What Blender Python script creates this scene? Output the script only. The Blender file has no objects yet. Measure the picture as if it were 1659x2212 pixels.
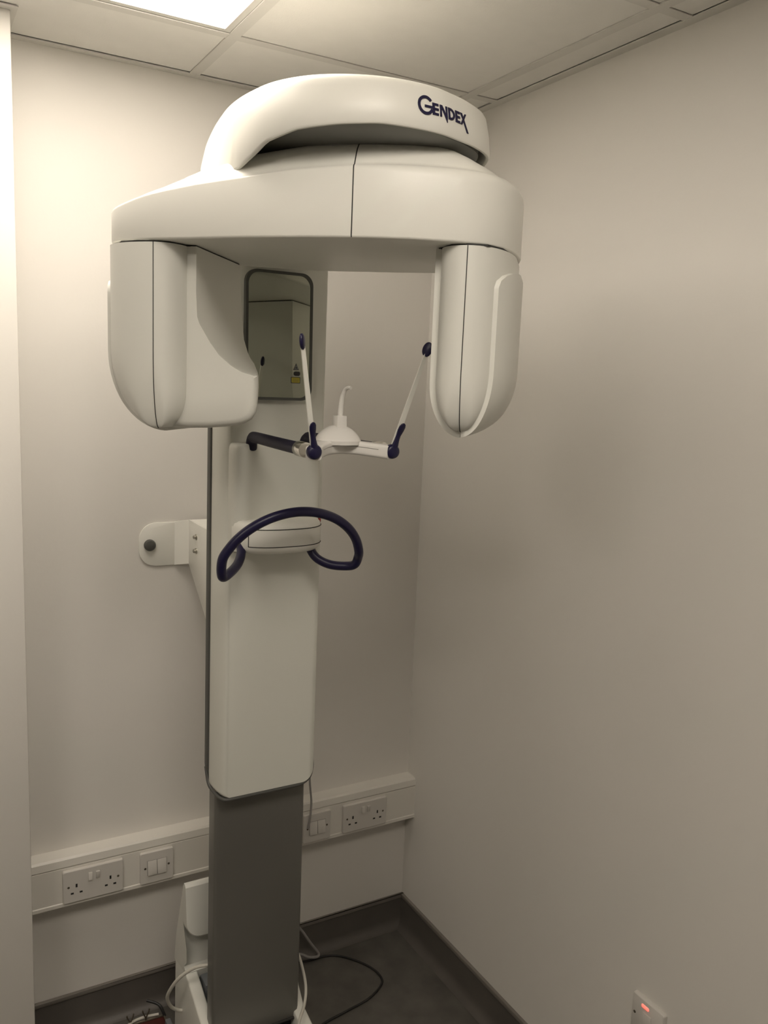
import bpy, bmesh, math, random
from mathutils import Vector, Matrix
from mathutils.geometry import tessellate_polygon
R = math.radians
scn = bpy.context.scene
col = scn.collection
random.seed(3)

# ------------------------------------------------------------------ materials
def mat(name, color, rough=.5, metal=0., bump=0., bscale=200., var=0., vscale=6., spec=.5, coat=0.):
    m = bpy.data.materials.new(name); m.use_nodes = True
    nt = m.node_tree; b = nt.nodes['Principled BSDF']
    b.inputs['Base Color'].default_value = (*color, 1)
    b.inputs['Roughness'].default_value = rough
    b.inputs['Metallic'].default_value = metal
    b.inputs['Specular IOR Level'].default_value = spec
    b.inputs['Coat Weight'].default_value = coat
    tc = nt.nodes.new('ShaderNodeTexCoord')
    if bump:
        n = nt.nodes.new('ShaderNodeTexNoise'); n.inputs['Scale'].default_value = bscale; n.inputs['Detail'].default_value = 4
        bp = nt.nodes.new('ShaderNodeBump'); bp.inputs['Strength'].default_value = bump; bp.inputs['Distance'].default_value = .002
        nt.links.new(tc.outputs['Object'], n.inputs['Vector'])
        nt.links.new(n.outputs['Fac'], bp.inputs['Height']); nt.links.new(bp.outputs['Normal'], b.inputs['Normal'])
    if var:
        n = nt.nodes.new('ShaderNodeTexNoise'); n.inputs['Scale'].default_value = vscale; n.inputs['Detail'].default_value = 6
        r = nt.nodes.new('ShaderNodeValToRGB')
        r.color_ramp.elements[0].position = .3; r.color_ramp.elements[1].position = .7
        r.color_ramp.elements[0].color = tuple(c * (1 - var) for c in color) + (1,)
        r.color_ramp.elements[1].color = tuple(min(1, c * (1 + var)) for c in color) + (1,)
        nt.links.new(tc.outputs['Object'], n.inputs['Vector'])
        nt.links.new(n.outputs['Fac'], r.inputs['Fac']); nt.links.new(r.outputs['Color'], b.inputs['Base Color'])
    return m
def emis(name, color, strength):
    m = bpy.data.materials.new(name); m.use_nodes = True
    b = m.node_tree.nodes['Principled BSDF']
    b.inputs['Base Color'].default_value = (.8, .8, .8, 1)
    b.inputs['Emission Color'].default_value = (*color, 1); b.inputs['Emission Strength'].default_value = strength
    return m
M = dict(
    wall=mat('wall_paint', (.72, .695, .65), .6, bump=.12, bscale=90, var=.012, vscale=3),
    tile=mat('ceiling_tile', (.78, .765, .725), .8, bump=.15, bscale=300, var=.015, vscale=20),
    grid=mat('ceiling_grid', (.66, .645, .605), .5, var=.01),
    void=mat('ceiling_void', (.05, .045, .04), .9, var=.05),
    floor=mat('vinyl_floor', (.105, .098, .086), .5, bump=.05, bscale=60, var=.22, vscale=14),
    skirt=mat('vinyl_skirting', (.10, .09, .08), .45, var=.1, vscale=9),
    cap=mat('skirting_cap', (.19, .172, .152), .4, var=.05),
    white=mat('white_plastic', (.79, .78, .72), .38, bump=.04, bscale=500, var=.006),
    paint=mat('pale_grey_paint', (.68, .68, .62), .4, bump=.04, bscale=500, var=.006),
    shell=mat('white_shell', (.69, .685, .63), .42, bump=.04, bscale=500, var=.006),
    chin=mat('gloss_white_plastic', (.76, .74, .70), .22, var=.005),
    grey=mat('grey_column_metal', (.155, .15, .135), .38, metal=.25, var=.05, vscale=3),
    trim=mat('dark_grey_gasket', (.075, .075, .068), .5, var=.05),
    dark=mat('seam_shadow', (.02, .019, .017), .7, var=.05),
    black=mat('black_plastic', (.012, .012, .012), .5, var=.1),
    navy=mat('navy_rubber', (.010, .008, .040), .36, var=.1, vscale=20, spec=.4),
    sleeve=mat('navy_sleeve', (.012, .010, .028), .55, var=.1, vscale=20, spec=.3),
    logo=mat('logo_navy', (.012, .010, .045), .4, var=.05),
    chrome=mat('chrome', (.75, .73, .68), .18, metal=1., var=.02),
    steel=mat('screw_steel', (.45, .43, .38), .3, metal=1., var=.05),
    mirror=mat('mirror_glass', (.50, .52, .46), .015, metal=1., var=.004),
    ring=mat('grey_turning_ring', (.22, .22, .205), .5, var=.03),
    frame=mat('mirror_frame_grey', (.075, .078, .07), .45, var=.05),
    yellow=mat('yellow_label', (.50, .42, .03), .5, var=.1, vscale=200),
    socket=mat('socket_white', (.60, .575, .535), .3, var=.01),
    trunk=mat('trunking_pvc', (.70, .675, .62), .4, var=.01),
    cable=mat('white_cable', (.55, .53, .47), .45, var=.05),
    gcable=mat('grey_cable', (.30, .285, .27), .5, var=.05),
    bcable=mat('black_cable', (.018, .017, .016), .5, var=.1),
    red=mat('dark_red_paint', (.075, .016, .012), .45, var=.2, vscale=30),
    redknob=mat('red_plastic', (.28, .02, .012), .4, var=.05),
    boxgrey=mat('grey_module', (.16, .17, .18), .5, var=.05),
    brass=mat('tarnished_metal', (.14, .12, .09), .4, metal=.6, var=.2, vscale=40),
    light=emis('light_diffuser', (1., .905, .79), 9.3),
    light2=emis('light_diffuser_room', (1., .905, .79), 11.3),
    neon=emis('neon_red', (1., .045, .01), .75),
)

# ------------------------------------------------------------------ object helpers
WL = {}
def mesh_obj(name, verts, faces, m, parent=None, sharp=35, smooth=True, origin=None, bevel=0., bseg=2):
    bm = bmesh.new()
    vs = [bm.verts.new(v) for v in verts]
    for f in faces:
        try: bm.faces.new([vs[i] for i in f])
        except ValueError: pass
    return bm_obj(name, bm, m, parent, sharp, smooth, origin, bevel, bseg)
def bm_obj(name, bm, m, parent=None, sharp=35, smooth=True, origin=None, bevel=0., bseg=2):
    bmesh.ops.remove_doubles(bm, verts=bm.verts, dist=1e-6)
    bmesh.ops.recalc_face_normals(bm, faces=bm.faces)
    if bevel:
        es = [e for e in bm.edges if len(e.link_faces) == 2 and e.calc_face_angle(0) > R(40)]
        bmesh.ops.bevel(bm, geom=es, offset=bevel, segments=bseg, affect='EDGES', profile=.5, clamp_overlap=True)
        bmesh.ops.recalc_face_normals(bm, faces=bm.faces)
    for f in bm.faces: f.smooth = smooth
    for e in bm.edges:
        e.smooth = len(e.link_faces) == 2 and e.calc_face_angle(0) <= R(sharp)
    xs = [v.co for v in bm.verts]
    lo = Vector([min(c[i] for c in xs) for i in range(3)]); hi = Vector([max(c[i] for c in xs) for i in range(3)])
    o0 = Vector(origin) if origin else Vector(((lo.x + hi.x) / 2, (lo.y + hi.y) / 2, lo.z))
    for v in bm.verts: v.co -= o0
    me = bpy.data.meshes.new(name); bm.to_mesh(me); bm.free()
    me.materials.append(m)
    o = bpy.data.objects.new(name, me); col.objects.link(o)
    WL[o] = o0
    if parent:
        o.parent = parent; o.location = o0 - WL[parent]
    else: o.location = o0
    return o
def thing(name, loc, label, cat, group=None):
    o = bpy.data.objects.new(name, None); col.objects.link(o); o.location = loc
    o.empty_display_size = .05; WL[o] = Vector(loc)
    return tag(o, label, cat, group)
def tag(o, label, cat, group=None):
    o['label'] = label; o['category'] = cat
    if group: o['group'] = group
    return o
def struct(o): o['kind'] = 'structure'; return o
def add_box(bm, lo, hi):
    x0, y0, z0 = lo; x1, y1, z1 = hi
    v = [bm.verts.new(p) for p in ((x0,y0,z0),(x1,y0,z0),(x1,y1,z0),(x0,y1,z0),(x0,y0,z1),(x1,y0,z1),(x1,y1,z1),(x0,y1,z1))]
    for f in ((0,3,2,1),(4,5,6,7),(0,1,5,4),(1,2,6,5),(2,3,7,6),(3,0,4,7)): bm.faces.new([v[i] for i in f])
def box(name, lo, hi, m, parent=None, bevel=0., bseg=2):
    bm = bmesh.new(); add_box(bm, lo, hi); return bm_obj(name, bm, m, parent, bevel=bevel, bseg=bseg)
def spline(pts, n=12, closed=False):
    P = [Vector(p) for p in pts]; out = []; N = len(P)
    for i in range(N if closed else N - 1):
        if closed: a, b, c, d = P[(i-1) % N], P[i], P[(i+1) % N], P[(i+2) % N]
        else: a, b, c, d = P[max(i-1, 0)], P[i], P[i+1], P[min(i+2, N-1)]
        for k in range(n):
            t = k / n
            out.append(.5 * ((2*b) + (c-a)*t + (2*a-5*b+4*c-d)*t*t + (3*b-a-3*c+d)*t**3))
    if not closed: out.append(P[-1])
    return out
def add_tube(bm, pts, r, seg=16, caps=True):
    P = [Vector(p) for p in pts]; n = len(P)
    rr = r if isinstance(r, (list, tuple)) else [r] * n
    t0 = (P[1] - P[0]).normalized()
    up = Vector((0, 0, 1)) if abs(t0.z) < .9 else Vector((1, 0, 0))
    u = t0.cross(up).normalized(); rings = []
    for i in range(n):
        t = (P[min(i+1, n-1)] - P[max(i-1, 0)]).normalized()
        u = (u - t * u.dot(t)).normalized(); w = t.cross(u)
        rings.append([bm.verts.new(P[i] + rr[i] * (u * math.cos(2*math.pi*k/seg) + w * math.sin(2*math.pi*k/seg))) for k in range(seg)])
    for i in range(n - 1):
        for k in range(seg):
            bm.faces.new([rings[i][k], rings[i][(k+1) % seg], rings[i+1][(k+1) % seg], rings[i+1][k]])
    if caps:
        bm.faces.new(rings[0][::-1]); bm.faces.new(rings[-1])
def tube(name, pts, r, m, parent=None, seg=16, sharp=40):
    bm = bmesh.new(); add_tube(bm, pts, r, seg); return bm_obj(name, bm, m, parent, sharp)
def loft_bm(rings, cap0=True, cap1=True, closed=True, bm=None):
    bm = bm or bmesh.new(); V = [[bm.verts.new(p) for p in r] for r in rings]; n = len(rings[0])
    for i in range(len(rings) - 1):
        for k in range(n if closed else n - 1):
            a, b, c, d = V[i][k], V[i][(k+1) % n], V[i+1][(k+1) % n], V[i+1][k]
            try: bm.faces.new([a, b, c, d])
            except ValueError: pass
    if cap0: bm.faces.new(V[0][::-1])
    if cap1: bm.faces.new(V[-1])
    return bm
def loft(name, rings, m, parent=None, cap0=True, cap1=True, sharp=35, **k):
    return bm_obj(name, loft_bm(rings, cap0, cap1), m, parent, sharp, **k)
def prism(name, pts2, f0, f1, m, parent=None, bevel=0., sharp=35, bseg=2):
    """pts2: closed 2-D polygon; f0,f1 map (a,b) to the two end faces."""
    return bm_obj(name, loft_bm([[f0(*p) for p in pts2], [f1(*p) for p in pts2]]), m, parent, sharp, bevel=bevel, bseg=bseg)
def rrect(x0, x1, z0, z1, r, n=6):
    rs = r if isinstance(r, (list, tuple)) else [r]*4        # bl, br, tr, tl
    out = []
    for (cx, cz, a, q) in ((x0, z0, 180, rs[0]), (x1, z0, 270, rs[1]), (x1, z1, 0, rs[2]), (x0, z1, 90, rs[3])):
        px = cx + (q if cx == x0 else -q); pz = cz + (q if cz == z0 else -q)
        for k in range(n + 1):
            t = R(a + 90 * k / n); out.append((px + q * math.cos(t), pz + q * math.sin(t)))
    return out
def disc_pts(c, r, axis, n=24):
    a = Vector(axis).normalized(); u = a.orthogonal().normalized(); w = a.cross(u)
    return [Vector(c) + r * (u * math.cos(2*math.pi*k/n) + w * math.sin(2*math.pi*k/n)) for k in range(n)]
def lathe(name, c, axis, prof, m, parent=None, n=28, sharp=40):
    """prof: list of (radius, distance along the axis)"""
    a = Vector(axis).normalized()
    return loft(name, [disc_pts(Vector(c) + a * d, max(r, 1e-4), a, n) for r, d in prof], m, parent, sharp=sharp)

# ------------------------------------------------------------------ the room
H = 2.40
XL, YF = -3.2, -4.4
struct(box('floor', (XL, YF, -.05), (0, 0, 0), M['floor']))
struct(box('wall_back', (XL, 0, 0), (.1, .1, 2.55), M['wall']))
struct(box('wall_right', (0, YF, 0), (.1, 0, 2.55), M['wall']))
struct(box('wall_left', (XL, -.16, 0), (-1.109, 0, H), M['wall'], bevel=.003))
struct(box('wall_side', (XL - .1, YF, 0), (XL, .1, 2.55), M['wall']))
struct(box('wall_front', (XL - .1, YF - .1, 0), (.1, YF, 2.55), M['wall']))
# suspended ceiling: tiles hang a few millimetres above the grid flanges
bx, ax = -.0995, -.6955
gx = [bx - .598 * k for k in range(7) if bx - .598 * k > XL + .05]
gy = [-.287 - .595 * k for k in range(8) if -.287 - .595 * k > YF + .05]
ex = [0] + gx + [XL]; ey = [0] + gy + [YF]
LIGHTS = {(2, 1): 1, (2, 3): 1, (4, 3): 1}
LCELLS = {(i + k, j) for (i, j), n in LIGHTS.items() for k in range(n)}
bm = bmesh.new()
fl = .012; wallf = .024
for i in range(len(ex) - 1):
    for j in range(len(ey) - 1):
        if (i, j) in LCELLS: continue
        xa = ex[i] - (wallf if i == 0 else fl); xb = ex[i+1] + (fl if i < len(ex) - 2 else wallf)
        ya = ey[j] - (wallf if j == 0 else fl); yb = ey[j+1] + (fl if j < len(ey) - 2 else wallf)
        gyy = .0026 if j == 0 else .0004; gxx = .0020 if i == 0 else .0004
        add_box(bm, (xb + .0004, yb + .0004, H + .0028), (xa - gxx, ya - gyy, H + .018))
struct(bm_obj('ceiling', bm, M['tile']))
struct(box('ceiling_plenum', (XL, YF, H + .05), (0, 0, H + .06), M['void']))
bm = bmesh.new()
for k, x in enumerate(gx):
    for j in range(len(ey) - 1):
        if (k, j) in LIGHTS and LIGHTS[(k, j)] == 2 or (k, j) in LCELLS and (k + 1, j) in LCELLS: continue     # a long panel spans two cells
        add_box(bm, (x - fl, ey[j+1], H), (x + fl, ey[j], H + .0025)); add_box(bm, (x - .002, ey[j+1], H + .002), (x + .002, ey[j], H + .038))
for y in gy: add_box(bm, (XL, y - fl, H + .0004), (0, y + fl, H + .0022)); add_box(bm, (XL, y - .002, H + .002), (0, y + .002, H + .036))
struct(bm_obj('trim_1', bm, M['grid']))
bm = bmesh.new()
add_box(bm, (XL, -wallf, H - .0006), (0, 0, H + .002)); add_box(bm, (XL, -.002, H), (0, 0, H + .03))
add_box(bm, (-wallf, YF, H - .0006), (0, -wallf, H + .002)); add_box(bm, (-.002, YF, H), (0, -wallf, H + .03))
add_box(bm, (XL, -.184, H - .0012), (-1.109, -.160, H + .0008)); add_box(bm, (-1.109, -.184, H - .0012), (-1.097, -.0, H + .0006))
struct(bm_obj('trim_2', bm, M['grid']))
# coved vinyl skirting with a capping strip
def skirting(name, f, l0, l1, mdl):
    prof = [(0, 0), (.030, 0), (.0305, .0008), (.024, .003), (.016, .009), (.010, .018), (.007, .030), (.006, .094), (0, .094)]
    o = prism(name, prof, lambda a, b: f(l0, a, b), lambda a, b: f(l1, a, b), mdl, sharp=40); return struct(o)
skirting('baseboard_back', lambda l, a, b: (l, -a, b), -1.109, 0, M['skirt'])
skirting('baseboard_right', lambda l, a, b: (-a, l, b), YF, 0, M['skirt'])
bm = bmesh.new()
add_box(bm, (-1.109, -.009, .094), (0, 0, .107)); add_box(bm, (-.009, YF, .094), (0, -.009, .107))
struct(bm_obj('trim_3', bm, M['cap'], bevel=.002))

# light panels in the ceiling
for n, (i, j) in enumerate(sorted(LIGHTS)):
    x1, x0 = ex[i] - fl, ex[i + LIGHTS[(i, j)]] + fl; y1, y0 = ey[j] - fl, ey[j+1] + fl
    lab = ['square lit ceiling light panel at the top left of the frame, above the x-ray unit',
           'square lit ceiling light panel almost straight above the viewer',
           'square lit ceiling light panel to the left of the viewer, farthest from the right wall'][n]
    t = thing('ceiling_light', ((x0+x1)/2, (y0+y1)/2, H + .003), lab, 'light')
    bm = bmesh.new(); w = .014
    for lo, hi in (((x0, y0), (x0+w, y1)), ((x1-w, y0), (x1, y1)), ((x0+w, y0), (x1-w, y0+w)), ((x0+w, y1-w), (x1-w, y1))):
        add_box(bm, (lo[0], lo[1], H + .003), (hi[0], hi[1], H + .02))
    bm_obj('light_frame', bm, M['grid'], t)
    box('diffuser', (x0 + w, y0 + w, H + .006), (x1 - w, y1 - w, H + .018), M['light' if (i, j) == (2, 1) else 'light2'], t)

# ------------------------------------------------------------------ dado trunking
prof = [(0, .383), (.047, .383), (.050, .386), (.050, .3945), (.0475, .3965), (.0475, .487), (.0445, .4875), (.0445, .4895), (.048, .490), (.046, .508), (.042, .513), (0, .513)]
t = thing('dado_trunking', (-.55, -.0, .383), 'long white plastic cable trunking running along the back wall', 'trunking')
prism('trunking_body', prof, lambda a, b: (-1.109, -a, b), lambda a, b: (0, -a, b), M['trunk'], t, sharp=20)
bm = bmesh.new(); add_box(bm, (-1.1085, -.0482, .397), (-.006, -.0470, .4865)); bm_obj('trunking_lid', bm, M['trunk'], t)
YT = -.0482

def plate(t, cx, cz, w, h, m=M['socket']):
    pts = rrect(cx - w/2, cx + w/2, cz - h/2, cz + h/2, .004)
    f = lambda d, s: [(cx + (x - cx) * s, YT - d, cz + (z - cz) * (1 - (1 - s) * w / h)) for x, z in pts]
    return loft('plate', [f(0, 1), f(.005, 1), f(.0075, .992), f(.0085, .972)], m, t, sharp=12)
def screw(t, x, z):
    lathe('screw', (x, YT - .0083, z), (0, -1, 0), [(.0030, 0), (.0030, .0006)], M['brass'], t, 12)
def twin_socket(cx, cz, label):
    t = thing('wall_socket', (cx, YT, cz - .043), label, 'socket', 'sockets and switches on the trunking')
    plate(t, cx, cz, .146, .086)
    for s, up in ((-.008, 0), (.010, 1)):
        x, z = cx + s, cz + .019
        pts = [(0, -.0095), (.0055 if not up else .0025, -.0095), (.0035, 0), (.0025 if not up else .0055, .0095), (0, .0095)]
        prism('rocker', pts, lambda a, b: (x - .0048, YT - .0084 - a, z + b), lambda a, b: (x + .0048, YT - .0084 - a, z + b), M['socket'], t, bevel=.0006)
    for sx in (-.041, .041):
        box('earth_slot', (cx + sx - .0022, YT - .0089, cz - .003), (cx + sx + .0022, YT - .0080, cz + .006), M['black'], t)
        for q in (-.0105, .0105):
            box('pin_slot', (cx + sx + q - .0035, YT - .0089, cz - .020), (cx + sx + q + .0035, YT - .0080, cz - .0155), M['black'], t)
    screw(t, cx - .060, cz); screw(t, cx + .060, cz)
def twin_switch(cx, cz, label):
    t = thing('wall_switch', (cx, YT, cz - .043), label, 'switch', 'sockets and switches on the trunking')
    plate(t, cx, cz, .086, .086)
    box('rocker_surround', (cx - .0255, YT - .0089, cz - .0205), (cx + .0255, YT - .0083, cz + .0205), M['gcable'], t)
    for s in (-.0125, .0125):
        pts = [(0, -.0195), (.0045, -.0195), (.0030, -.002), (.0012, .0195), (0, .0195)]
        prism('rocker', pts, lambda a, b: (cx + s - .0118, YT - .0088 - a, cz + b), lambda a, b: (cx + s + .0118, YT - .0088 - a, cz + b), M['socket'], t, bevel=.0006)
    screw(t, cx - .0305, cz); screw(t, cx + .0305, cz)
twin_socket(-.953, .438, 'white double socket on the trunking left of the column')
twin_switch(-.794, .438, 'white two-gang switch on the trunking just left of the column')
twin_switch(-.334, .437, 'white two-gang switch on the trunking just right of the column, under a hanging cable')
twin_socket(-.1776, .4375, 'white double socket on the trunking nearest the room corner')

# fused spur on the right wall
t = thing('fused_spur', (0, -1.0025, .354), 'white wall plate with a glowing red neon low on the right wall', 'switch')
pts = rrect(-1.0455, -.9595, .354, .440, .004)
f = lambda d, s: [(-d, -1.0025 + (y + 1.0025) * s, .397 + (z - .397) * s) for y, z in pts]
loft('plate', [f(0, 1), f(.006, 1), f(.009, .985), f(.0105, .955)], M['socket'], t, sharp=50)
loft('neon', [[(-.0100 - d, -.996 + (y + .996) * s, .4255 + (z - .4255) * s) for y, z in rrect(-1.006, -.986, .4215, .4295, .003)] for d, s in ((0, 1), (.0015, 1), (.0025, .7))], M['neon'], t)
for y in (-.969, -1.036): lathe('screw', (-.0103, y, .397), (-1, 0, 0), [(.0032, 0), (.0032, .0007)], M['brass'], t, 12)
prism('rocker', [(0, -.016), (.005, -.016), (.0035, 0), (.002, .016), (0, .016)], lambda a, b: (-.0103 - a, -1.014, .397 + b), lambda a, b: (-.0103 - a, -.991, .397 + b), M['socket'], t, bevel=.0006)

# ------------------------------------------------------------------ the x-ray unit
U = thing('panoramic_xray_unit', (-.668, -.36, 0), 'tall white dental panoramic x-ray machine with navy handles standing in the corner', 'x-ray machine')
X0 = -.668

# base: tall rear block, two sloping side walls, a front rim
def wall_side(name, xo, xi, prof, par):
    return prism(name, prof, lambda a, b: (xo, a, b), lambda a, b: (xi, a, b), M['shell'], par, bevel=.005, bseg=3)
base = box('base', (-.75, -.50, 0), (-.585, -.20, .045), M['shell'], U, bevel=.004)
wall_side('base_side_wall', -.786, -.757, [(-.19, 0), (-.197, .27), (-.285, .283), (-.41, .237), (-.525, .205), (-.535, .19), (-.535, 0)], base)
wall_side('base_side_wall', -.543, -.572, [(-.19, 0), (-.197, .27), (-.36, .300), (-.395, .292), (-.412, .255), (-.445, .222), (-.525, .205), (-.535, .19), (-.535, 0)], base)
# rear cover: sloping scoop on top, a hollow below it, then the flange the side walls spring from
pf = [(-.19, .262), (-.203, .34), (-.248, .490), (-.254, .5), (-.262, .5), (-.268, .494), (-.290, .385), (-.2905, .376), (-.286, .371), (-.262, .368), (-.258, .345), (-.262, .315), (-.272, .293), (-.288, .284), (-.286, .262)]
xs = [-.7860, -.7850, -.782, -.777, -.77, -.76, -.75] + [-.75 + .17 * k / 8 for k in range(1, 8)] + [-.580, -.57, -.56, -.553, -.548, -.545, -.5440]
rings = []
for x in xs:
    e = abs((x - (-.665)) / .121); ed = max(0, e - .70) / .30          # rises from the flat middle to the edges
    up = .036 * (1 - math.sqrt(max(0, 1 - ed ** 2)))
    k = 1 - .10 * 0
    ring = []
    for a, b in pf:
        if .36 < b < .40: b += up; a += up * .2
        if a < -.255 and b < .36: a -= .030 * max(0, ed) ** 3 if b > .30 else 0
        ring.append((x + (-.665 - x) * max(0, (b - .27)) * .16, a, b))
    rings.append(ring)
loft('base_rear_cover', rings, M['shell'], base, sharp=30)
# front rim, wrapping the foot of the column
rim = [(-.757, -.470), (-.579, -.470), (-.579, -.535), (-.757, -.535)]
prism('base_front', rim, lambda a, b: (a, b, 0), lambda a, b: (a, b, .203 if b < -.5 else .207), M['shell'], base, bevel=.004)
box('terminal_box', (-.750, -.33, .15), (-.712, -.27, .268), M['boxgrey'], base, bevel=.003)
box('base_well', (-.755, -.45, .046), (-.582, -.29, .06), M['black'], base)

# fixed column
cp = []
xl, xr, yf, yb = -.771, -.558, -.446, -.400
cp = [(xl + .002, yb), (xl, yf + .010)] + [(xl + .008 * (1 - math.cos(R(a))), yf + .010 * (1 - math.sin(R(a)))) for a in (15, 30, 45, 60, 75, 90)] + \
     [(xr - .010 * (1 - math.sin(R(a))), yf + .012 * (1 - math.cos(R(a)))) for a in (0, 30, 60, 90)] + [(xr, yb)]
column = prism('column', cp, lambda a, b: (a, b, .205), lambda a, b: (a, b, 1.2), M['grey'], U, sharp=30)
box('column_core', (-.735, -.401, .045), (-.595, -.335, 1.0), M['trim'], column)
box('column_foot', (-.762, -.432, .045), (-.567, -.345, .212), M['black'], column)
tube('gasket', [(-.771, -.440, .2065), (-.766, -.4475, .2065), (-.66, -.4490, .2065), (-.568, -.4485, .2065), (-.558, -.443, .212), (-.5565, -.435, .222), (-.5565, -.40, .225)], .003, M['dark'], column, 8)

# moving carriage: white shell on a dark back plate
zb, zt = .8175, 2.085
def car(x0, x1, z0, y, r): return [(x, y, z) for x, z in rrect(x0, x1, z0, zt, [r * .35, r * .9, .004, .004], 10)]
carr = []
CP = ((0, -.408), (.0007, -.430), (.002, -.445), (.0045, -.460), (.0075, -.470), (.011, -.477), (.0145, -.4802))
CX0, CX1 = -.7735, -.5440
for ins, y in CP:
    carr.append(car(CX0 + ins, CX1 - ins, zb + ins * .12, y, .036 - ins * .6))
carriage = loft('carriage', carr, M['paint'], U, sharp=50)
bp = [(x, z) for x, z in rrect(CX0 - .0035, CX1 + .003, zb - .003, zt - .01, [.05, .045, .004, .004], 10)]
prism('back_plate', bp, lambda a, b: (a, -.386, b), lambda a, b: (a, -.4079, b), M['trim'], carriage, bevel=.002)
lp = [(CX0 - .001, -.392, zb + .040), (CX0 - .0005, -.403, zb + .014), (CX0 + .001, -.414, zb + .002), (CX0 + .0035, -.435, zb - .0015), (CX0 + .006, -.458, zb - .003), (CX0 + .0115, -.473, zb - .0032), (CX0 + .021, -.4775, zb - .0032), (CX0 + .05, -.4775, zb - .0032),
      (-.66, -.4775, zb - .0032), (CX1 - .060, -.4775, zb - .0032), (CX1 - .044, -.4772, zb - .0025), (CX1 - .030, -.4765, zb + .0015), (CX1 - .020, -.4755, zb + .009), (CX1 - .0145, -.474, zb + .020), (CX1 - .0115, -.471, zb + .034), (CX1 - .009, -.462, zb + .05)]
tube('gasket', spline(lp, 6), .0042, M['trim'], carriage, 10)

# wall bracket: plate on the wall, bent out to a gusset that meets the column
br = thing('wall_bracket', (-.75, 0, 1.165), 'white bent metal bracket bolted to the back wall left of the column', 'bracket')
pl = rrect(-.825, -.735, 1.226, 1.337, [.042, .004, .004, .042], 10)
prism('wall_plate', pl, lambda a, b: (a, -.0005, b + (.004 if a > -.74 else 0) * 0), lambda a, b: (a, -.0045, b), M['white'], br, bevel=.001)
bm = bmesh.new()
loft_bm([[(-.736, -.0005, 1.226), (-.736, -.0045, 1.226), (-.736, -.0045, 1.337), (-.736, -.0005, 1.337)],
         [(-.7035, -.0260, 1.232), (-.7065, -.0290, 1.232), (-.7065, -.0290, 1.345), (-.7035, -.0260, 1.345)]], bm=bm)
bm_obj('bend', bm, M['white'], br)
gus = [(-.026, 1.232), (-.026, 1.345), (-.34, 1.345), (-.34, 1.09), (-.215, 1.09)]
prism('gusset', gus, lambda a, b: (-.7065, a, b), lambda a, b: (-.7025, a, b), M['white'], br, bevel=.001)
box('flange', (-.7025, -.34, 1.341), (-.63, -.03, 1.345), M['white'], br)
lathe('bolt_cap', (-.799, -.0045, 1.281), (0, -1, 0), [(.0145, 0), (.0145, .006), (.012, .010), (.006, .0115)], M['trim'], br)
for z in (1.277, 1.312): lathe('screw', (-.7065, -.092, z), (-1, 0, 0), [(.0075, 0), (.0075, .002), (.0050, .0025), (.0050, .007), (.003, .009)], M['steel'], br, 16)

# support below the chin arm: two rounded pillars with a hollow front, and the tray
half = [(-.094, -.462), (-.0945, -.495), (-.093, -.506), (-.088, -.5145), (-.080, -.5175), (-.070, -.5165), (-.058, -.511), (-.044, -.503), (-.028, -.496), (-.013, -.4925), (0, -.492)]
pp = [(X0 + a, b) for a, b in half] + [(X0 - a, b) for a, b in half[-2::-1]]
bmr = []
for z, ins in ((1.362, 0), (1.560, 0), (1.569, .001), (1.575, .0035), (1.577, .008)):
    bmr.append([(X0 + (x - X0) * (1 - ins * 8), y + ins * .6, z) for x, y in pp])
support = loft('support_housing', bmr, M['paint'], U, sharp=60)
def trp(k, ins=0, y0=-.492):
    a = math.pi * k / 40
    return (X0 - (.094 - ins) * abs(math.cos(a)) ** .75 * (1 if math.cos(a) > 0 else -1), y0 - (.080 - ins) * math.sin(a) ** .8)
trays = []
for z, ins in ((1.361, .016), (1.363, .009), (1.368, .003), (1.374, 0), (1.411, 0), (1.419, .002), (1.424, .007), (1.4255, .014)):
    r = [trp(k, ins) for k in range(41)]
    trays.append([(x, y, z) for x, y in r] + [(r[-1][0], -.47, z), (r[0][0], -.47, z)])
tray = loft('tray', trays, M['white'], U, sharp=50)
bm = bmesh.new()
add_tube(bm, [(*trp(k, -.0002), 1.4125) for k in range(9, 37)], .0009, 6)
add_tube(bm, [(*trp(k, -.0002), 1.3775) for k in range(9, 37)], .0009, 6)
add_tube(bm, [(*trp(9, -.0002), 1.3775), (*trp(9, -.0002), 1.4125)], .0009, 6)
add_tube(bm, [(*trp(36, -.0002), 1.3775), (*trp(36, -.0002), 1.4125)], .0009, 6)
bm_obj('drawer_seam', bm, M['dark'], tray)
bm = bmesh.new(); bmesh.ops.create_uvsphere(bm, u_segments=14, v_segments=8, radius=1)
for v in bm.verts: v.co = Vector((-.5665 + v.co.x * .006, -.487 + v.co.y * .010, 1.414 + v.co.z * .011))
bm_obj('release_lever', bm, M['redknob'], support)

# patient handle: one bowed navy tube
hp = []
def bow(a):
    c, s = math.cos(a), math.sin(a)
    return Vector((-.682 - .146 * math.copysign(abs(c) ** 1.03, c), -.618 - .038 * s ** 1.03, 1.348 + .114 * s ** 1.03))
ctrl = [(-.752, -.520, 1.385), (-.754, -.535, 1.366), (-.768, -.556, 1.348), (-.796, -.590, 1.339), (-.819, -.612, 1.338)] + \
       [bow(math.pi * k / 14) for k in range(1, 14)] + \
       [(-.533, -.612, 1.356), (-.534, -.601, 1.339), (-.544, -.586, 1.3325), (-.572, -.565, 1.333), (-.594, -.548, 1.344), (-.604, -.535, 1.362), (-.606, -.525, 1.385)]
tube('handle', spline(ctrl, 8), .0092, M['navy'], U, 18)

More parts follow.
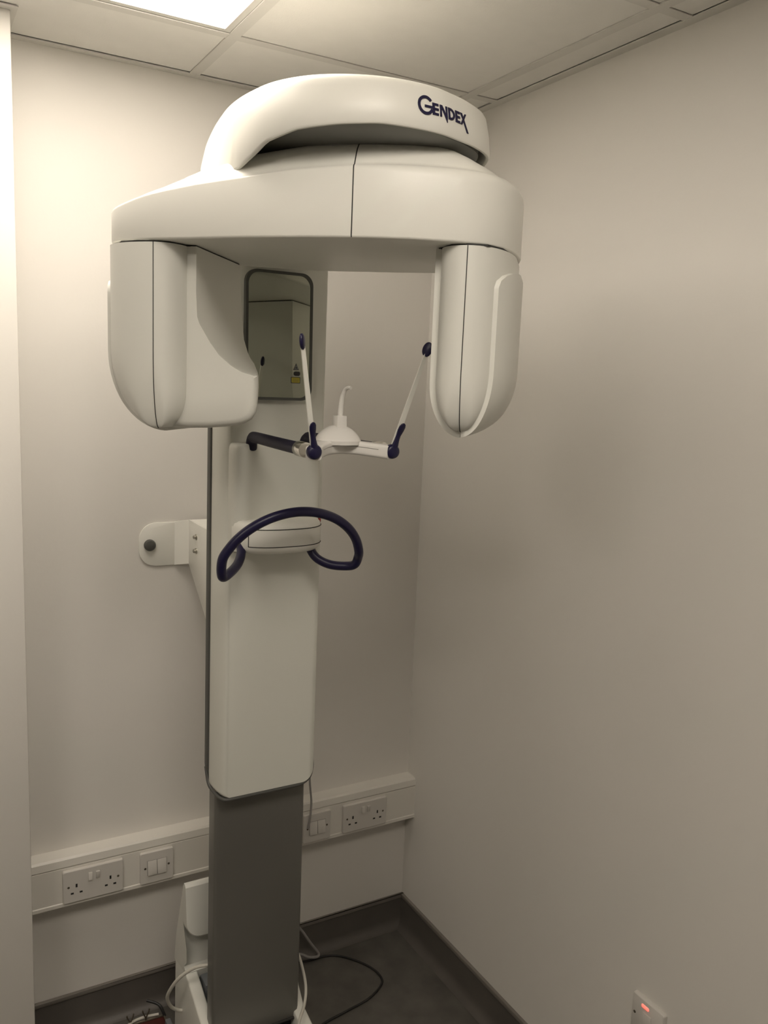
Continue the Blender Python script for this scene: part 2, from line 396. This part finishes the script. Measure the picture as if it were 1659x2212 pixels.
# chin arm: two navy tubes, chrome collars, curved white bar
for s, nm in ((-1, 0), (1, 0)):
    xr_, xf_ = X0 + s * .0570, X0 + s * .0735
    ctrl = [(xr_, -.5055, 1.5625), (xr_, -.5055, 1.572), (xr_ + s * .0008, -.508, 1.582), (xr_ + s * .0018, -.517, 1.5895), (xr_ + s * .003, -.535, 1.5915), (xr_ + s * .010, -.65, 1.5915), (xf_, -.776, 1.5915)]
    a = tube('support_arm', spline(ctrl, 7), [.003, .0070, .0090, .0102, .0107] + [.0110] * (len(spline(ctrl, 7)) - 5), M['sleeve'], U, 20)
    d = Vector((s * .0015, -.04, 0))
    c0 = Vector((xf_, -.772, 1.5915))
    lathe('collar', c0, d, [(.0125, 0), (.0132, .001), (.0132, .030), (.0128, .031)], M['chrome'], a, 28)
# curved bar (concave towards the patient)
bar = []
N = 28
for k in range(N + 1):
    t = -1 + 2 * k / N
    x = X0 + .0735 * t; yc = -.776 - .055 * t * t
    nx, ny = 2 * .055 * t / .0765, 1; L = math.hypot(nx, ny); nx, ny = nx / L, ny / L      # normal towards the wall
    sec = []
    for d, z in rrect(-.014, .013, 1.5775 + .0055 * (1 - t * t), 1.6010 + .0055 * (1 - t * t), [.006, .006, .004, .005], 4): sec.append((x - nx * -d * -1 if False else x + nx * d, yc + ny * d, z))
    bar.append(sec)
chin = loft('chin_bar', bar, M['chin'], U, sharp=50)
bm = bmesh.new()
gp = []
for k in range(2, N - 1):
    t = -1 + 2 * k / N; nx, ny = 2 * .055 * t / .0765, 1; L = math.hypot(nx, ny)
    gp.append((X0 + .0735 * t - nx / L * .0140, -.776 - .055 * t * t - ny / L * .0140, 1.5925 + .0055 * (1 - t * t)))
add_tube(bm, gp, .0006, 6); bm_obj('lid_seam', bm, M['gcable'], chin)
# chin cup: dome, block and hooked bite stick
cup = lathe('chin_cup', (X0 + .002, -.768, 1.6035), (0, 0, 1), [(.0405, -.004), (.0405, .0025)] + [(.0440 * math.sin(R(a)), .0028 + .0440 * (math.cos(R(a)) - math.cos(R(66)))) for a in range(66, 0, -6)], M['chin'], U, 36)
blk = box('bite_holder', (-.6755, -.783, 1.624), (-.6565, -.764, 1.6485), M['chin'], cup, bevel=.002)
bs = spline([(-.666, -.774, 1.645), (-.6655, -.774, 1.660), (-.665, -.7765, 1.678), (-.664, -.782, 1.690), (-.663, -.788, 1.6955), (-.662, -.796, 1.6975), (-.661, -.801, 1.6965)], 6)
tube('bite_stick', bs, [.0052 - .0024 * k / (len(bs) - 1) for k in range(len(bs))], M['chin'], blk, 12)

# temple supports: knob with lever, white rod, oval pad
def temple(s):
    kx = X0 + s * .0740; ky = -.8320
    kn = Vector((kx, ky, 1.5915)); top = Vector((X0 + s * .1155, -.868, 1.768))
    d = (top - kn).normalized()
    side = d.cross(Vector((0, 1, 0))).normalized()      # across the strip, roughly along x
    fwd = side.cross(d).normalized()
    if fwd.y > 0: fwd = -fwd
    knob = lathe('temple_knob', kn, (0, -1, 0), [(.011, -.006), (.0125, -.002), (.0127, .004), (.0118, .0075), (.009, .0095), (.004, .0105)], M['navy'], U, 28)
    # lever: a tapering paddle that widens to a rounded tip
    rings = []
    for q, w, th, off in ((0, .0066, .004, .005), (.012, .0062, .0036, .005), (.022, .0046, .003, .0045), (.030, .0044, .0026, .0045), (.040, .0060, .0026, .006), (.047, .0060, .0024, .0075), (.0515, .0042, .002, .0085), (.0535, .0012, .001, .009)):
        c = kn + d * q + fwd * off
        rings.append([c + side * w * math.cos(2*math.pi*k/16) + fwd * th * math.sin(2*math.pi*k/16) for k in range(16)])
    loft('lever', rings, M['navy'], knob, sharp=60)
    rings = []
    for q, w in ((.012, .0044), (.05, .0044), (.175, .0032)):
        c = kn + d * q; th = .0016
        rings.append([c + side * a * w + fwd * b * th for a, b in ((-1, -1), (1, -1), (1, 1), (-1, 1))])
    rod = loft('temple_rod', rings, M['white'], knob, sharp=20)
    pc = kn + d * .183
    rings = []
    inx = Vector((-s, 0, 0)); ax_ = (side if side.dot(Vector((s, 0, 0))) > 0 else -side)
    nrm = (ax_ * -.75 + fwd * .65).normalized(); pw = d.cross(nrm).normalized()
    for q, sc in ((-.003, .75), (-.0015, .97), (0.0015, .97), (.003, .75)):
        rings.append([pc + nrm * q + (pw * .0088 * math.cos(2*math.pi*k/24) + d * .0130 * math.sin(2*math.pi*k/24)) * sc for k in range(24)])
    loft('temple_pad', rings, M['navy'], knob, sharp=60)
temple(-1); temple(1)

# mirror on the carriage front, leaning back very slightly
lean = R(1.6)
def mp(y):
    def f(x, z): return (x, y + (z - 1.79) * math.tan(lean), z)
    return f
mpts = rrect(-.7365, -.5935, 1.664, 1.9165, .024, 10)
mi = [(-.665 + (x + .665) * .925, 1.7905 + (z - 1.7905) * .957) for x, z in mpts]
bm = loft_bm([[mp(-.4915)(*p) for p in mi], [mp(-.4940)(*p) for p in mi], [mp(-.4940)(*p) for p in mpts], [(p[0], -.4795, p[1]) for p in mpts]], cap0=True, cap1=True)
mframe = bm_obj('mirror_frame', bm, M['frame'], carriage, bevel=0)
mg = prism('mirror_glass', mi, mp(-.4918), mp(-.4925), M['mirror'], mframe)
f0 = mp(-.4927); f1 = mp(-.4931); f2 = mp(-.4933)
prism('laser_window', rrect(-.6335, -.6195, 1.7135, 1.7225, .004, 5), f0, f1, M['black'], mg)
lb = prism('warning_label', rrect(-.6395, -.6190, 1.6985, 1.7115, .0015, 3), f0, f1, M['trim'], mg)
prism('label_face', rrect(-.6380, -.6205, 1.7000, 1.7100, .001, 3), f1, f2, M['yellow'], lb)
for k in range(3): prism('label_print', [(-.636, 1.702 + k*.0025), (-.6225, 1.702 + k*.0025), (-.6225, 1.7027 + k*.0025), (-.636, 1.7027 + k*.0025)], f2, mp(-.49335), M['frame'], lb)
tri = prism('warning_triangle', [(-.6345, 1.7250), (-.6225, 1.7250), (-.6285, 1.7385)], f0, f1, M['trim'], mg)
prism('triangle_face', [(-.6328, 1.7260), (-.6242, 1.7260), (-.6285, 1.7358)], f1, f2, M['boxgrey'], tri)
lathe('laser_symbol', f2(-.6285, 1.7295), (0, -1, 0), [(.0014, 0), (.0014, .0002)], M['black'], tri, 10)

# fixed head cover above the rotating arm
O = [(-.832, -.50), (-.850, -.58), (-.867, -.67), (-.877, -.75), (-.876, -.822), (-.864, -.887), (-.835, -.943), (-.794, -.984), (-.743, -1.012), (-.693, -1.023), (-.646, -1.0225), (-.607, -1.012), (-.561, -.994), (-.514, -.960), (-.482, -.90), (-.464, -.82), (-.46, -.74), (-.467, -.66), (-.495, -.56), (-.54, -.475), (-.55, -.37), (-.62, -.355), (-.72, -.355), (-.785, -.37), (-.812, -.43)]
OS = [(p.x, p.y) for p in spline([(x, y, 0) for x, y in O], 6, True)]
def inset(poly, d):
    n = len(poly); out = []
    A = sum(poly[i][0] * poly[(i+1) % n][1] - poly[(i+1) % n][0] * poly[i][1] for i in range(n))
    sg = 1 if A > 0 else -1
    for i in range(n):
        ax1, ay1 = poly[i-1]; bx1, by1 = poly[(i+1) % n]
        tx, ty = bx1 - ax1, by1 - ay1; L = math.hypot(tx, ty) or 1
        out.append((poly[i][0] - sg * ty / L * d, poly[i][1] + sg * tx / L * d))
    return out
def zr(poly, z): return [(x, y, z) for x, y in poly]
cc = (-.68, -.72)
def scale(poly, s, c=cc): return [(c[0] + (x - c[0]) * s, c[1] + (y - c[1]) * s) for x, y in poly]
ZR, ZT = 2.062, 2.118
def rimz(x, y):
    if y > -.5: return 2.03
    T = ((-.885, 1.996), (-.874, 2.022), (-.862, 2.042), (-.836, 2.053), (-.793, 2.058), (-.74, 2.062), (0, 2.062))
    for (a, za), (b, zb_) in zip(T, T[1:]):
        if a <= x <= b: return za + (zb_ - za) * (x - a) / (b - a)
    return 2.0
RZ = [rimz(x, y) if y < -.80 else (2.062 if x > -.68 else 2.005) for x, y in OS]
def rr_(d, dz): return [(x, y, RZ[i] + dz) for i, (x, y) in enumerate(inset(OS, d))]
hr = [rr_(.014, .03), rr_(.011, .012), rr_(.0075, .001), rr_(.0055, -.0003), rr_(.002, 0), rr_(0, .003)]
hr += [[(x, y, max(ZR + .03, RZ[i] + .02)) for i, (x, y) in enumerate(inset(OS, .003))]]
hr += [zr(inset(OS, .007), ZT - .008), zr(inset(OS, .009), ZT), zr(inset(OS, .013), ZT + .006), zr(inset(OS, .020), ZT + .0105), zr(inset(OS, .032), ZT + .0135),
      zr(inset(OS, .055), ZT + .016), zr(scale(inset(OS, .055), .6), ZT + .019), zr(scale(inset(OS, .055), .2), ZT + .020)]
head = loft('head_cover', hr, M['white'], U, sharp=50)
loft('turning_ring', [zr(inset(OS, .018), 2.082), zr(inset(OS, .0185), 2.066), zr(inset(OS, .030), 2.060), zr(inset(OS, .060), 2.056), zr(inset(OS, .085), 2.053), zr(inset(OS, .088), 2.03)], M['ring'], head, sharp=60)

# the lettering on the cover: thin raised strokes that follow the curved front
front = [p for p in OS if p[1] < -.85]
front.sort()
acc = [0]
for i in range(1, len(front)): acc.append(acc[-1] + math.hypot(front[i][0] - front[i-1][0], front[i][1] - front[i-1][1]))
def onfront(s, z, off):
    i = 0
    while i < len(acc) - 2 and acc[i+1] < s: i += 1
    f = (s - acc[i]) / (acc[i+1] - acc[i]); a, b = front[i], front[i+1]
    x, y = a[0] + (b[0] - a[0]) * f, a[1] + (b[1] - a[1]) * f
    tx, ty = b[0] - a[0], b[1] - a[1]; L = math.hypot(tx, ty); nx, ny = ty / L, -tx / L
    dr = .003 * (z - ZR) / .03 if z < ZR + .03 else .003 + .004 * (z - ZR - .03) / .018
    return (x + nx * (off - dr), y + ny * (off - dr), z)
def s_of_x(x):
    for i in range(len(front) - 1):
        if front[i][0] <= x <= front[i+1][0]: return acc[i] + (acc[i+1] - acc[i]) * (x - front[i][0]) / (front[i+1][0] - front[i][0])
LS, LZ, LK = s_of_x(-.6865), 2.0845, 1.13
lbm = bmesh.new()
def stroke(poly):
    """poly: 2-D outline in letter space, cut into a thin raised solid on the cover"""
    P = [(LS + a * LK, LZ + b * LK) for a, b in poly]
    tri_ = tessellate_polygon([[Vector((a, b, 0)) for a, b in P]])
    A = [lbm.verts.new(onfront(a, b, .0014)) for a, b in P]; B = [lbm.verts.new(onfront(a, b, -.002)) for a, b in P]
    for t in tri_:
        try: lbm.faces.new([A[i] for i in t]); lbm.faces.new([B[i] for i in reversed(t)])
        except ValueError: pass
    n = len(P)
    for i in range(n):
        try: lbm.faces.new([A[i], A[(i+1) % n], B[(i+1) % n], B[i]])
        except ValueError: pass
def bar_(x0, z0, x1, z1): stroke([(x0, z0), (x1, z0), (x1, z1), (x0, z1)])
cw = .0036
# G: an open ring and a bar
gx_, gz_, gr = .0125, .0095, .0118
arc = [R(38 + (337 - 38) * k / 26) for k in range(27)]
stroke([(gx_ + gr * math.cos(a), gz_ + gr * math.sin(a)) for a in arc] + [(gx_ + (gr - cw) * math.cos(a), gz_ + (gr - cw) * math.sin(a)) for a in reversed(arc)])
bar_(.0108, .0068, .0250, .0098)
def letE(x, w=.0095, h=.0145):
    bar_(x, 0, x + cw, h); bar_(x + cw, 0, x + w, .0028); bar_(x + cw, h - .0028, x + w, h); bar_(x + cw, h/2 - .0014, x + w, h/2 + .0014)
letE(.0225)
h = .0145
bar_(.0345, 0, .0373, h)                                            # N, its diagonal running below the line
stroke([(.0345, h), (.0385, h), (.0472, .0010), (.0472, -.0052), (.0468, -.0052)])
bar_(.0446, .001, .0474, h)
bar_(.0496, 0, .0528, h)                                            # D
da = [R(-90 + 180 * k / 14) for k in range(15)]
stroke([(.0535 + .0086 * math.cos(a), h/2 + h/2 * math.sin(a)) for a in da] + [(.0528, h), (.0528, h - .0028), (.0535, h - .0028)] + [(.0535 + .0056 * math.cos(a), h/2 + (h/2 - .0028) * math.sin(a)) for a in reversed(da)] + [(.0528, .0028), (.0528, 0)])
letE(.0640, .0090)
stroke([(.0745, h), (.0783, h), (.0905, -.0085), (.0873, -.0085)])       # X with one long leg
stroke([(.0842, h), (.0872, h), (.0773, 0), (.0739, 0)])
bm_obj('lettering', lbm, M['logo'], head, smooth=False)

# rotating arm
A0 = [(-1.016, -.615), (-1.001, -.673), (-.972, -.716), (-.925, -.772), (-.873, -.834), (-.811, -.899), (-.749, -.955), (-.689, -.997), (-.634, -1.022), (-.595, -1.0345), (-.553, -1.034), (-.507, -1.016), (-.459, -.977), (-.416, -.928), (-.388, -.869), (-.389, -.798), (-.445, -.706), (-.535, -.626), (-.619, -.562), (-.689, -.535), (-.755, -.513), (-.83, -.500), (-.91, -.512), (-.98, -.552)]
ZF0 = [1.968, 1.978, 1.987, 1.997, 2.004, 2.013, 2.018, 2.021, 2.022, 2.022, 2.022, 2.022, 2.022, 2.022, 2.022, 2.022, 2.022, 2.022, 2.02, 2.018, 2.01, 2.00, 1.985, 1.972]
RF0 = [.006, .005, .004, .004, .004, .004, .006, .014, .018, .020, .020, .020, .020, .02, .02, .02, .02, .02, .015, .012, .01, .008, .006, .006]
S = spline([(x, y, 0) for x, y in A0], 6, True); AP = [(p.x, p.y) for p in S]
def per(vals, n=6):
    out = []; N_ = len(vals)
    for i in range(N_):
        for k in range(n): out.append(vals[i] + (vals[(i+1) % N_] - vals[i]) * k / n)
    return out
RH0 = [.010, .012, .017, .031, .043, .044, .042, .041, .039, .034, .026, .020, .018, .022, .028, .03, .03, .03, .03, .03, .03, .026, .02, .012]       # how far the bevel on top rises
ZF, RF, RH = per(ZF0), per(RF0), per(RH0)
ca = (-.69, -.76); ZB = 1.915
I4 = inset(AP, .004)
rings = [zr(I4, ZB), zr(inset(AP, .001), ZB + .001), zr(AP, ZB + .004), [(x, y, ZF[i] - RF[i]) for i, (x, y) in enumerate(AP)]]
for a in (22.5, 45, 67.5, 90):
    ring = []
    for i in range(len(AP)):
        p = AP[i]; q = inset(AP, RF[i] * (1 - math.cos(R(a))))[i]
        ring.append((q[0], q[1], ZF[i] - RF[i] * (1 - math.sin(R(a)))))
    rings.append(ring)
last = rings[-1]
for d, dz in ((.0025, .0055), (.006, .0125), (.011, .022), (.017, .031), (.025, .040), (.035, .047), (.048, .051)):
    q = [inset(AP, d + RF[i])[i] for i in range(len(AP))]
    rings.append([(q[i][0], q[i][1], ZF[i] + dz * RH[i] / .051) for i in range(len(AP))])
last = rings[-1]
for s, f in ((.85, .45), (.7, .75), (.5, .95), (.3, 1.), (.05, 1.0)):
    rings.append([(ca[0] + (x - ca[0]) * s, ca[1] + (y - ca[1]) * s, z + (2.060 - z) * f) for x, y, z in last])
arm = loft('rotating_arm', rings, M['white'], U, sharp=60)
arm_rings = rings
# joint line between the two halves of the arm cover
js = min(range(len(AP)), key=lambda i: (AP[i][0] + .749) ** 2 + (AP[i][1] + .955) ** 2)
jp = [Vector(r[js]) for r in rings[1:15]]
bm = bmesh.new(); add_tube(bm, jp, .0009, 6); bm_obj('cover_joint', bm, M['dark'], arm)

# housings that hang from both ends of the arm
UV = Vector((.755, -.656, 0)); WV = Vector((.656, .755, 0))
def housing(name, N0, si, ai, di, bi, ao, do, bo, D, ztop, zbot, setback, par, mtl):
    """si = +1 when the inner side (towards the axis) is +u; a* half widths, d* nose depths, b* height of the rounded foot"""
    N0 = Vector(N0)
    def sc(z, b):
        s = max(0, (zbot + b - z) / b); return math.sqrt(max(0, 1 - min(1, s) ** 2))
    def P(u, d, z): return N0 + UV * (u * si) + WV * d + Vector((0, 0, z))
    def surf(side, q, z, off=0.):
        """side +1 inner, -1 outer; q 0..1 nose arc, 1..2 straight flank"""
        a, dd, b = (ai, di, bi) if side > 0 else (ao, do, bo)
        s = sc(z, b); ss = max(s, .0); sb = setback * (1 - sc(z, max(bi, bo)))
        if q <= 1:
            t = q * math.pi / 2
            u, d = a * math.sin(t), dd * (1 - math.cos(t)); nu, nd = math.sin(t) * dd, -math.cos(t) * a
        else: u, d = a, dd + (D - dd) * (q - 1); nu, nd = 1, 0
        L = math.hypot(nu, nd); nu, nd = nu / L, nd / L
        oz = 0
        if s < 1: oz = -off * math.sqrt(1 - s * s)
        return P(side * (u * ss + off * nu * max(s, .15)), max(d, sb) + off * nd * 0 + (sb if d < sb else 0) * 0, z + oz)
    zs = [ztop, ztop - .003] + [ztop + (zbot + max(bi, bo) - ztop) * k / 6 for k in range(1, 7)]
    bmx = max(bi, bo)
    zs += [zbot + bmx - bmx * math.sin(R(a)) for a in range(6, 91, 6)]
    qs = [2, 1.66, 1.33] + [k / 12 for k in range(12, -1, -1)]
    rings = []
    for z in zs:
        ring = [surf(1, q, z) for q in qs] + [surf(-1, q, z) for q in qs[-2::-1]]
        rings.append(ring)
    body = loft(name, rings, mtl, par, sharp=50)
    return body, surf, zs, P
def panel(name, surf, zs, side, q0, off, ztop, rcorner, par, mtl, zlow):
    """a raised skin over one flank: starts at q0 and runs to the back; its front rim shows as a narrow strip"""
    zz = [z for z in zs if z < ztop - rcorner]
    top = [ztop - rcorner * (1 - math.sin(R(a))) for a in (90, 75, 60, 40, 20, 0)] if rcorner else [ztop]
    zz = top + zz
    rings = []
    for z in zz:
        dq = 0
        if rcorner and z > ztop - rcorner: 
            k = (z - (ztop - rcorner)) / rcorner; dq = .55 * (1 - math.sqrt(max(0, 1 - k * k)))
        qq = [q0 + dq + (2 - q0 - dq) * k / 14 for k in range(15)]
        outer = [surf(side, q, z, off) for q in qq]; inner = [surf(side, q, z, -.003) for q in reversed(qq)]
        rings.append([surf(side, qq[0], z, off * .86)] + outer + inner)
    return loft(name, rings, mtl, par, sharp=40)
NLv, NRv = (-.973, -.711, 0), (-.598, -1.035, 0)
# left: tube head
tb, tsurf, tzs, TP = housing('tube_housing', NLv, 1, .037, .05, .062, .105, .068, .125, .265, 1.9125, 1.6195, .02, arm, M['shell'])
panel('side_panel', tsurf, tzs, -1, .80, .006, 1.868, .03, tb, M['shell'], 1.62)
bm = bmesh.new(); add_tube(bm, [tsurf(1, 0, z) + WV * -.0002 for z in tzs], .0007, 6); bm_obj('seam', bm, M['dark'], tb)
# inner shell with the swept collimator box (front and rear profiles, u and z)
pfF = [(.053, 1.9125), (.053, 1.87), (.053, 1.839), (.055, 1.802), (.0585, 1.792), (.064, 1.783), (.078, 1.761), (.093, 1.742), (.113, 1.726), (.132, 1.716), (.150, 1.711), (.1575, 1.7105), (.1595, 1.705), (.1595, 1.69), (.159, 1.665), (.157, 1.651), (.150, 1.6395), (.138, 1.632), (.124, 1.628), (.100, 1.6245), (.075, 1.6215), (.040, 1.6195), (.01, 1.6195)]
pfR = [(.044, 1.9125), (.045, 1.88), (.046, 1.849), (.0490, 1.81), (.051, 1.795), (.053, 1.777), (.057, 1.765), (.061, 1.753), (.067, 1.742), (.074, 1.733), (.079, 1.722), (.081, 1.718), (.083, 1.71), (.084, 1.69), (.083, 1.67), (.082, 1.655), (.078, 1.646), (.072, 1.638), (.066, 1.634), (.055, 1.630), (.045, 1.628), (.03, 1.627), (.01, 1.627)]
def boot_ring(t, d, pull):
    out = []
    n = len(pfF)
    for i in range(n):
        a, b = pfF[i], pfR[i]; u, z = a[0] + (b[0] - a[0]) * t, a[1] + (b[1] - a[1]) * t
        if i >= 11:
            k = min(1, (i - 10) / 3)
            p, q = pfF[max(i-1, 0)], pfF[min(i+1, n-1)]; tx, tz = q[0] - p[0], q[1] - p[1]; L = math.hypot(tx, tz)
            u += tz / L * pull * k; z += -tx / L * pull * k
        out.append(TP(u, d, z))
    return out + [TP(0, d, 1.66), TP(0, d, 1.9125)]
br_ = [boot_ring(0, .045, .012), boot_ring(0, .0475, .006), boot_ring(.01, .052, .002), boot_ring(.04, .059, 0)] + [boot_ring(t, .045 + .22 * t, 0) for t in (.15, .3, .5, .7, .85, 1)]
loft('collimator_housing', br_, M['shell'], tb, sharp=38)
# right: sensor housing
sb, ssurf, szs, SP = housing('sensor_housing', NRv, -1, .043, .042, .075, .065, .130, .095, .225, 1.9125, 1.638, .035, arm, M['shell'])
panel('inner_panel', ssurf, szs, 1, .97, .0095, 1.9125, 0, sb, M['shell'], 1.63)
panel('side_panel', ssurf, szs, -1, .42, .0082, 1.886, .03, sb, M['shell'], 1.63)
bm = bmesh.new(); add_tube(bm, [ssurf(1, 0, z) + WV * -.0002 for z in szs], .0007, 6); bm_obj('seam', bm, M['dark'], sb)
# dark joints between the arm and the housings
for P_, pl_, par in ((TP, [(-.098, .06), (-.065, .019), (-.03, .0055), (0, .0025), (.022, .012), (.035, .042), (.0505, .048), (.0425, .263), (-.103, .263)], tb),
                     (SP, [(-.062, .12), (-.048, .045), (-.028, .010), (0, .0025), (.025, .010), (.040, .034), (.049, .045), (.049, .22), (-.062, .22)], sb)):
    prism('joint', pl_, lambda a, b: P_(a, b, 1.9122), lambda a, b: P_(a, b, 1.9154), M['dark'], par)

# ------------------------------------------------------------------ cables and small things on the floor
def cable(name, pts, r, m, label, n=8):
    return tag(tube(name, spline(pts, n), r, m, None, 10), label, 'cable')
cable('power_cable', [(-.745, -.385, .345), (-.752, -.372, .352), (-.784, -.352, .343), (-.815, -.332, .313), (-.830, -.303, .263), (-.829, -.283, .228), (-.815, -.265, .190), (-.798, -.258, .170), (-.7865, -.259, .165)], .0042, M['cable'], 'thick white cable looping out over the left side of the machine base')
cable('power_cable', [(-.585, -.36, .34), (-.560, -.385, .352), (-.546, -.402, .337), (-.5385, -.420, .300), (-.539, -.44, .269), (-.553, -.465, .247), (-.577, -.492, .2350), (-.594, -.515, .213), (-.600, -.541, .190), (-.601, -.545, .08), (-.60, -.56, .004)], .0036, M['cable'], 'white cable hanging over the right side and front of the machine base')
cable('data_cable', [(-.44, -.055, .20), (-.40, -.042, .15), (-.368, -.040, .112), (-.335, -.040, .058), (-.312, -.0405, .024), (-.3095, -.043, .015), (-.318, -.048, .0145), (-.345, -.054, .026), (-.38, -.058, .05), (-.43, -.07, .07)], .0040, M['gcable'], 'thin grey cable bent in a sharp V beside the back skirting, right of the column')
cable('floor_cable', [(-.40, -.06, .03), (-.34, -.042, .006), (-.29, -.043, .0036), (-.251, -.060, .0035), (-.213, -.103, .0035), (-.187, -.154, .0035), (-.183, -.200, .0035), (-.202, -.228, .0035), (-.258, -.257, .0035), (-.33, -.270, .0035), (-.406, -.283, .0035), (-.45, -.30, .0035), (-.50, -.33, .0035)], .0030, M['bcable'], 'thin black cable curving across the dark floor in the corner')
cable('switch_cable', [(-.56, -.34, .95), (-.50, -.28, .90), (-.42, -.17, .78), (-.378, -.085, .65), (-.3655, -.064, .585), (-.357, -.060, .52), (-.360, -.0605, .47), (-.365, -.0595, .441)], .0030, M['gcable'], 'thin pale cable hanging behind the column down to the right-hand switch')

bx0 = thing('tool_case', (-.84, -.16, 0), 'small dark red box with metal clips on the floor left of the base', 'box')
bm = bmesh.new(); pts = [(-.875, -.112), (-.792, -.116), (-.790, -.20), (-.880, -.20)]
prism('case_body', pts, lambda a, b: (a, b, 0), lambda a, b: (a, b, .046), M['red'], bx0, bevel=.003)
bm = bmesh.new(); add_tube(bm, [(-.876, -.1115, .047), (-.792, -.1150, .047), (-.788, -.20, .047)], .0035, 8); bm_obj('rim', bm, M['brass'], bx0)
for cx_, cy_ in ((-.878, -.113), (-.838, -.113)):
    bm = bmesh.new()
    for s in (-1, 1): add_tube(bm, spline([(cx_, cy_, .043), (cx_ + s * .0015, cy_ - .001, .058), (cx_ + s * .007, cy_ - .002, .072), (cx_ + s * .0085, cy_ - .002, .080)], 4), .0018, 8)
    bm_obj('clip', bm, M['brass'], bx0)
bm = bmesh.new(); add_tube(bm, spline([(-.790, -.118, .046), (-.797, -.108, .066), (-.806, -.098, .074), (-.828, -.083, .080)], 5), [.0040]*8 + [.0035]*8, 8)
bm_obj('latch', bm, M['black'], bx0)
cable('loose_cable', [(-.95, -.20, .004), (-.925, -.17, .03), (-.893, -.127, .0525), (-.872, -.112, .0545), (-.846, -.1085, .0550), (-.822, -.1105, .0545), (-.805, -.114, .0545)], .0036, M['cable'], 'short white cable lying through the clips of the dark red box')
t = thing('plug_adapter', (-.773, -.165, 0), 'small translucent grey-green block on the floor tight beside the machine base', 'adapter')
prism('adapter_body', [(-.802, -.163), (-.7885, -.163), (-.7885, -.20), (-.802, -.20)], lambda a, b: (a, b, 0), lambda a, b: (a, b, .075), M['boxgrey'], t, bevel=.002)
tag(prism('paper_scrap', [(-.900, -.012 - .033), (-.893, -.009 - .033), (-.891, -.011 - .033), (-.898, -.0145 - .033)], lambda a, b: (a, b, .0001), lambda a, b: (a, b, .0012), M['socket']), 'tiny white scrap on the dark floor near the left wall', 'scrap')

# ------------------------------------------------------------------ camera, world, colour management
cd = bpy.data.cameras.new('camera'); cam = bpy.data.objects.new('camera', cd); col.objects.link(cam)
Rm = Matrix(((0.8687730281252948, 0.040501862641379206, -0.49355144080894403), (-0.49348692070561156, 0.15388753724161094, -0.8560311238349954), (0.04128056073382667, 0.9872579323582518, 0.15368048119787428)))
cam.matrix_world = Matrix.Translation((-1.3317, -2.0946, 1.7123)) @ Rm.to_4x4()
cd.sensor_fit = 'HORIZONTAL'; cd.sensor_width = 36; cd.lens = 1829.087 / 1659 * 36
cd.clip_start = .02
scn.camera = cam
w = bpy.data.worlds.new('world'); scn.world = w; w.use_nodes = True
w.node_tree.nodes['Background'].inputs['Color'].default_value = (.02, .02, .02, 1)
vs = scn.view_settings
vs.view_transform = 'Standard'; vs.look = 'None'; vs.gamma = 1; vs.use_curve_mapping = False; vs.exposure = 0.25
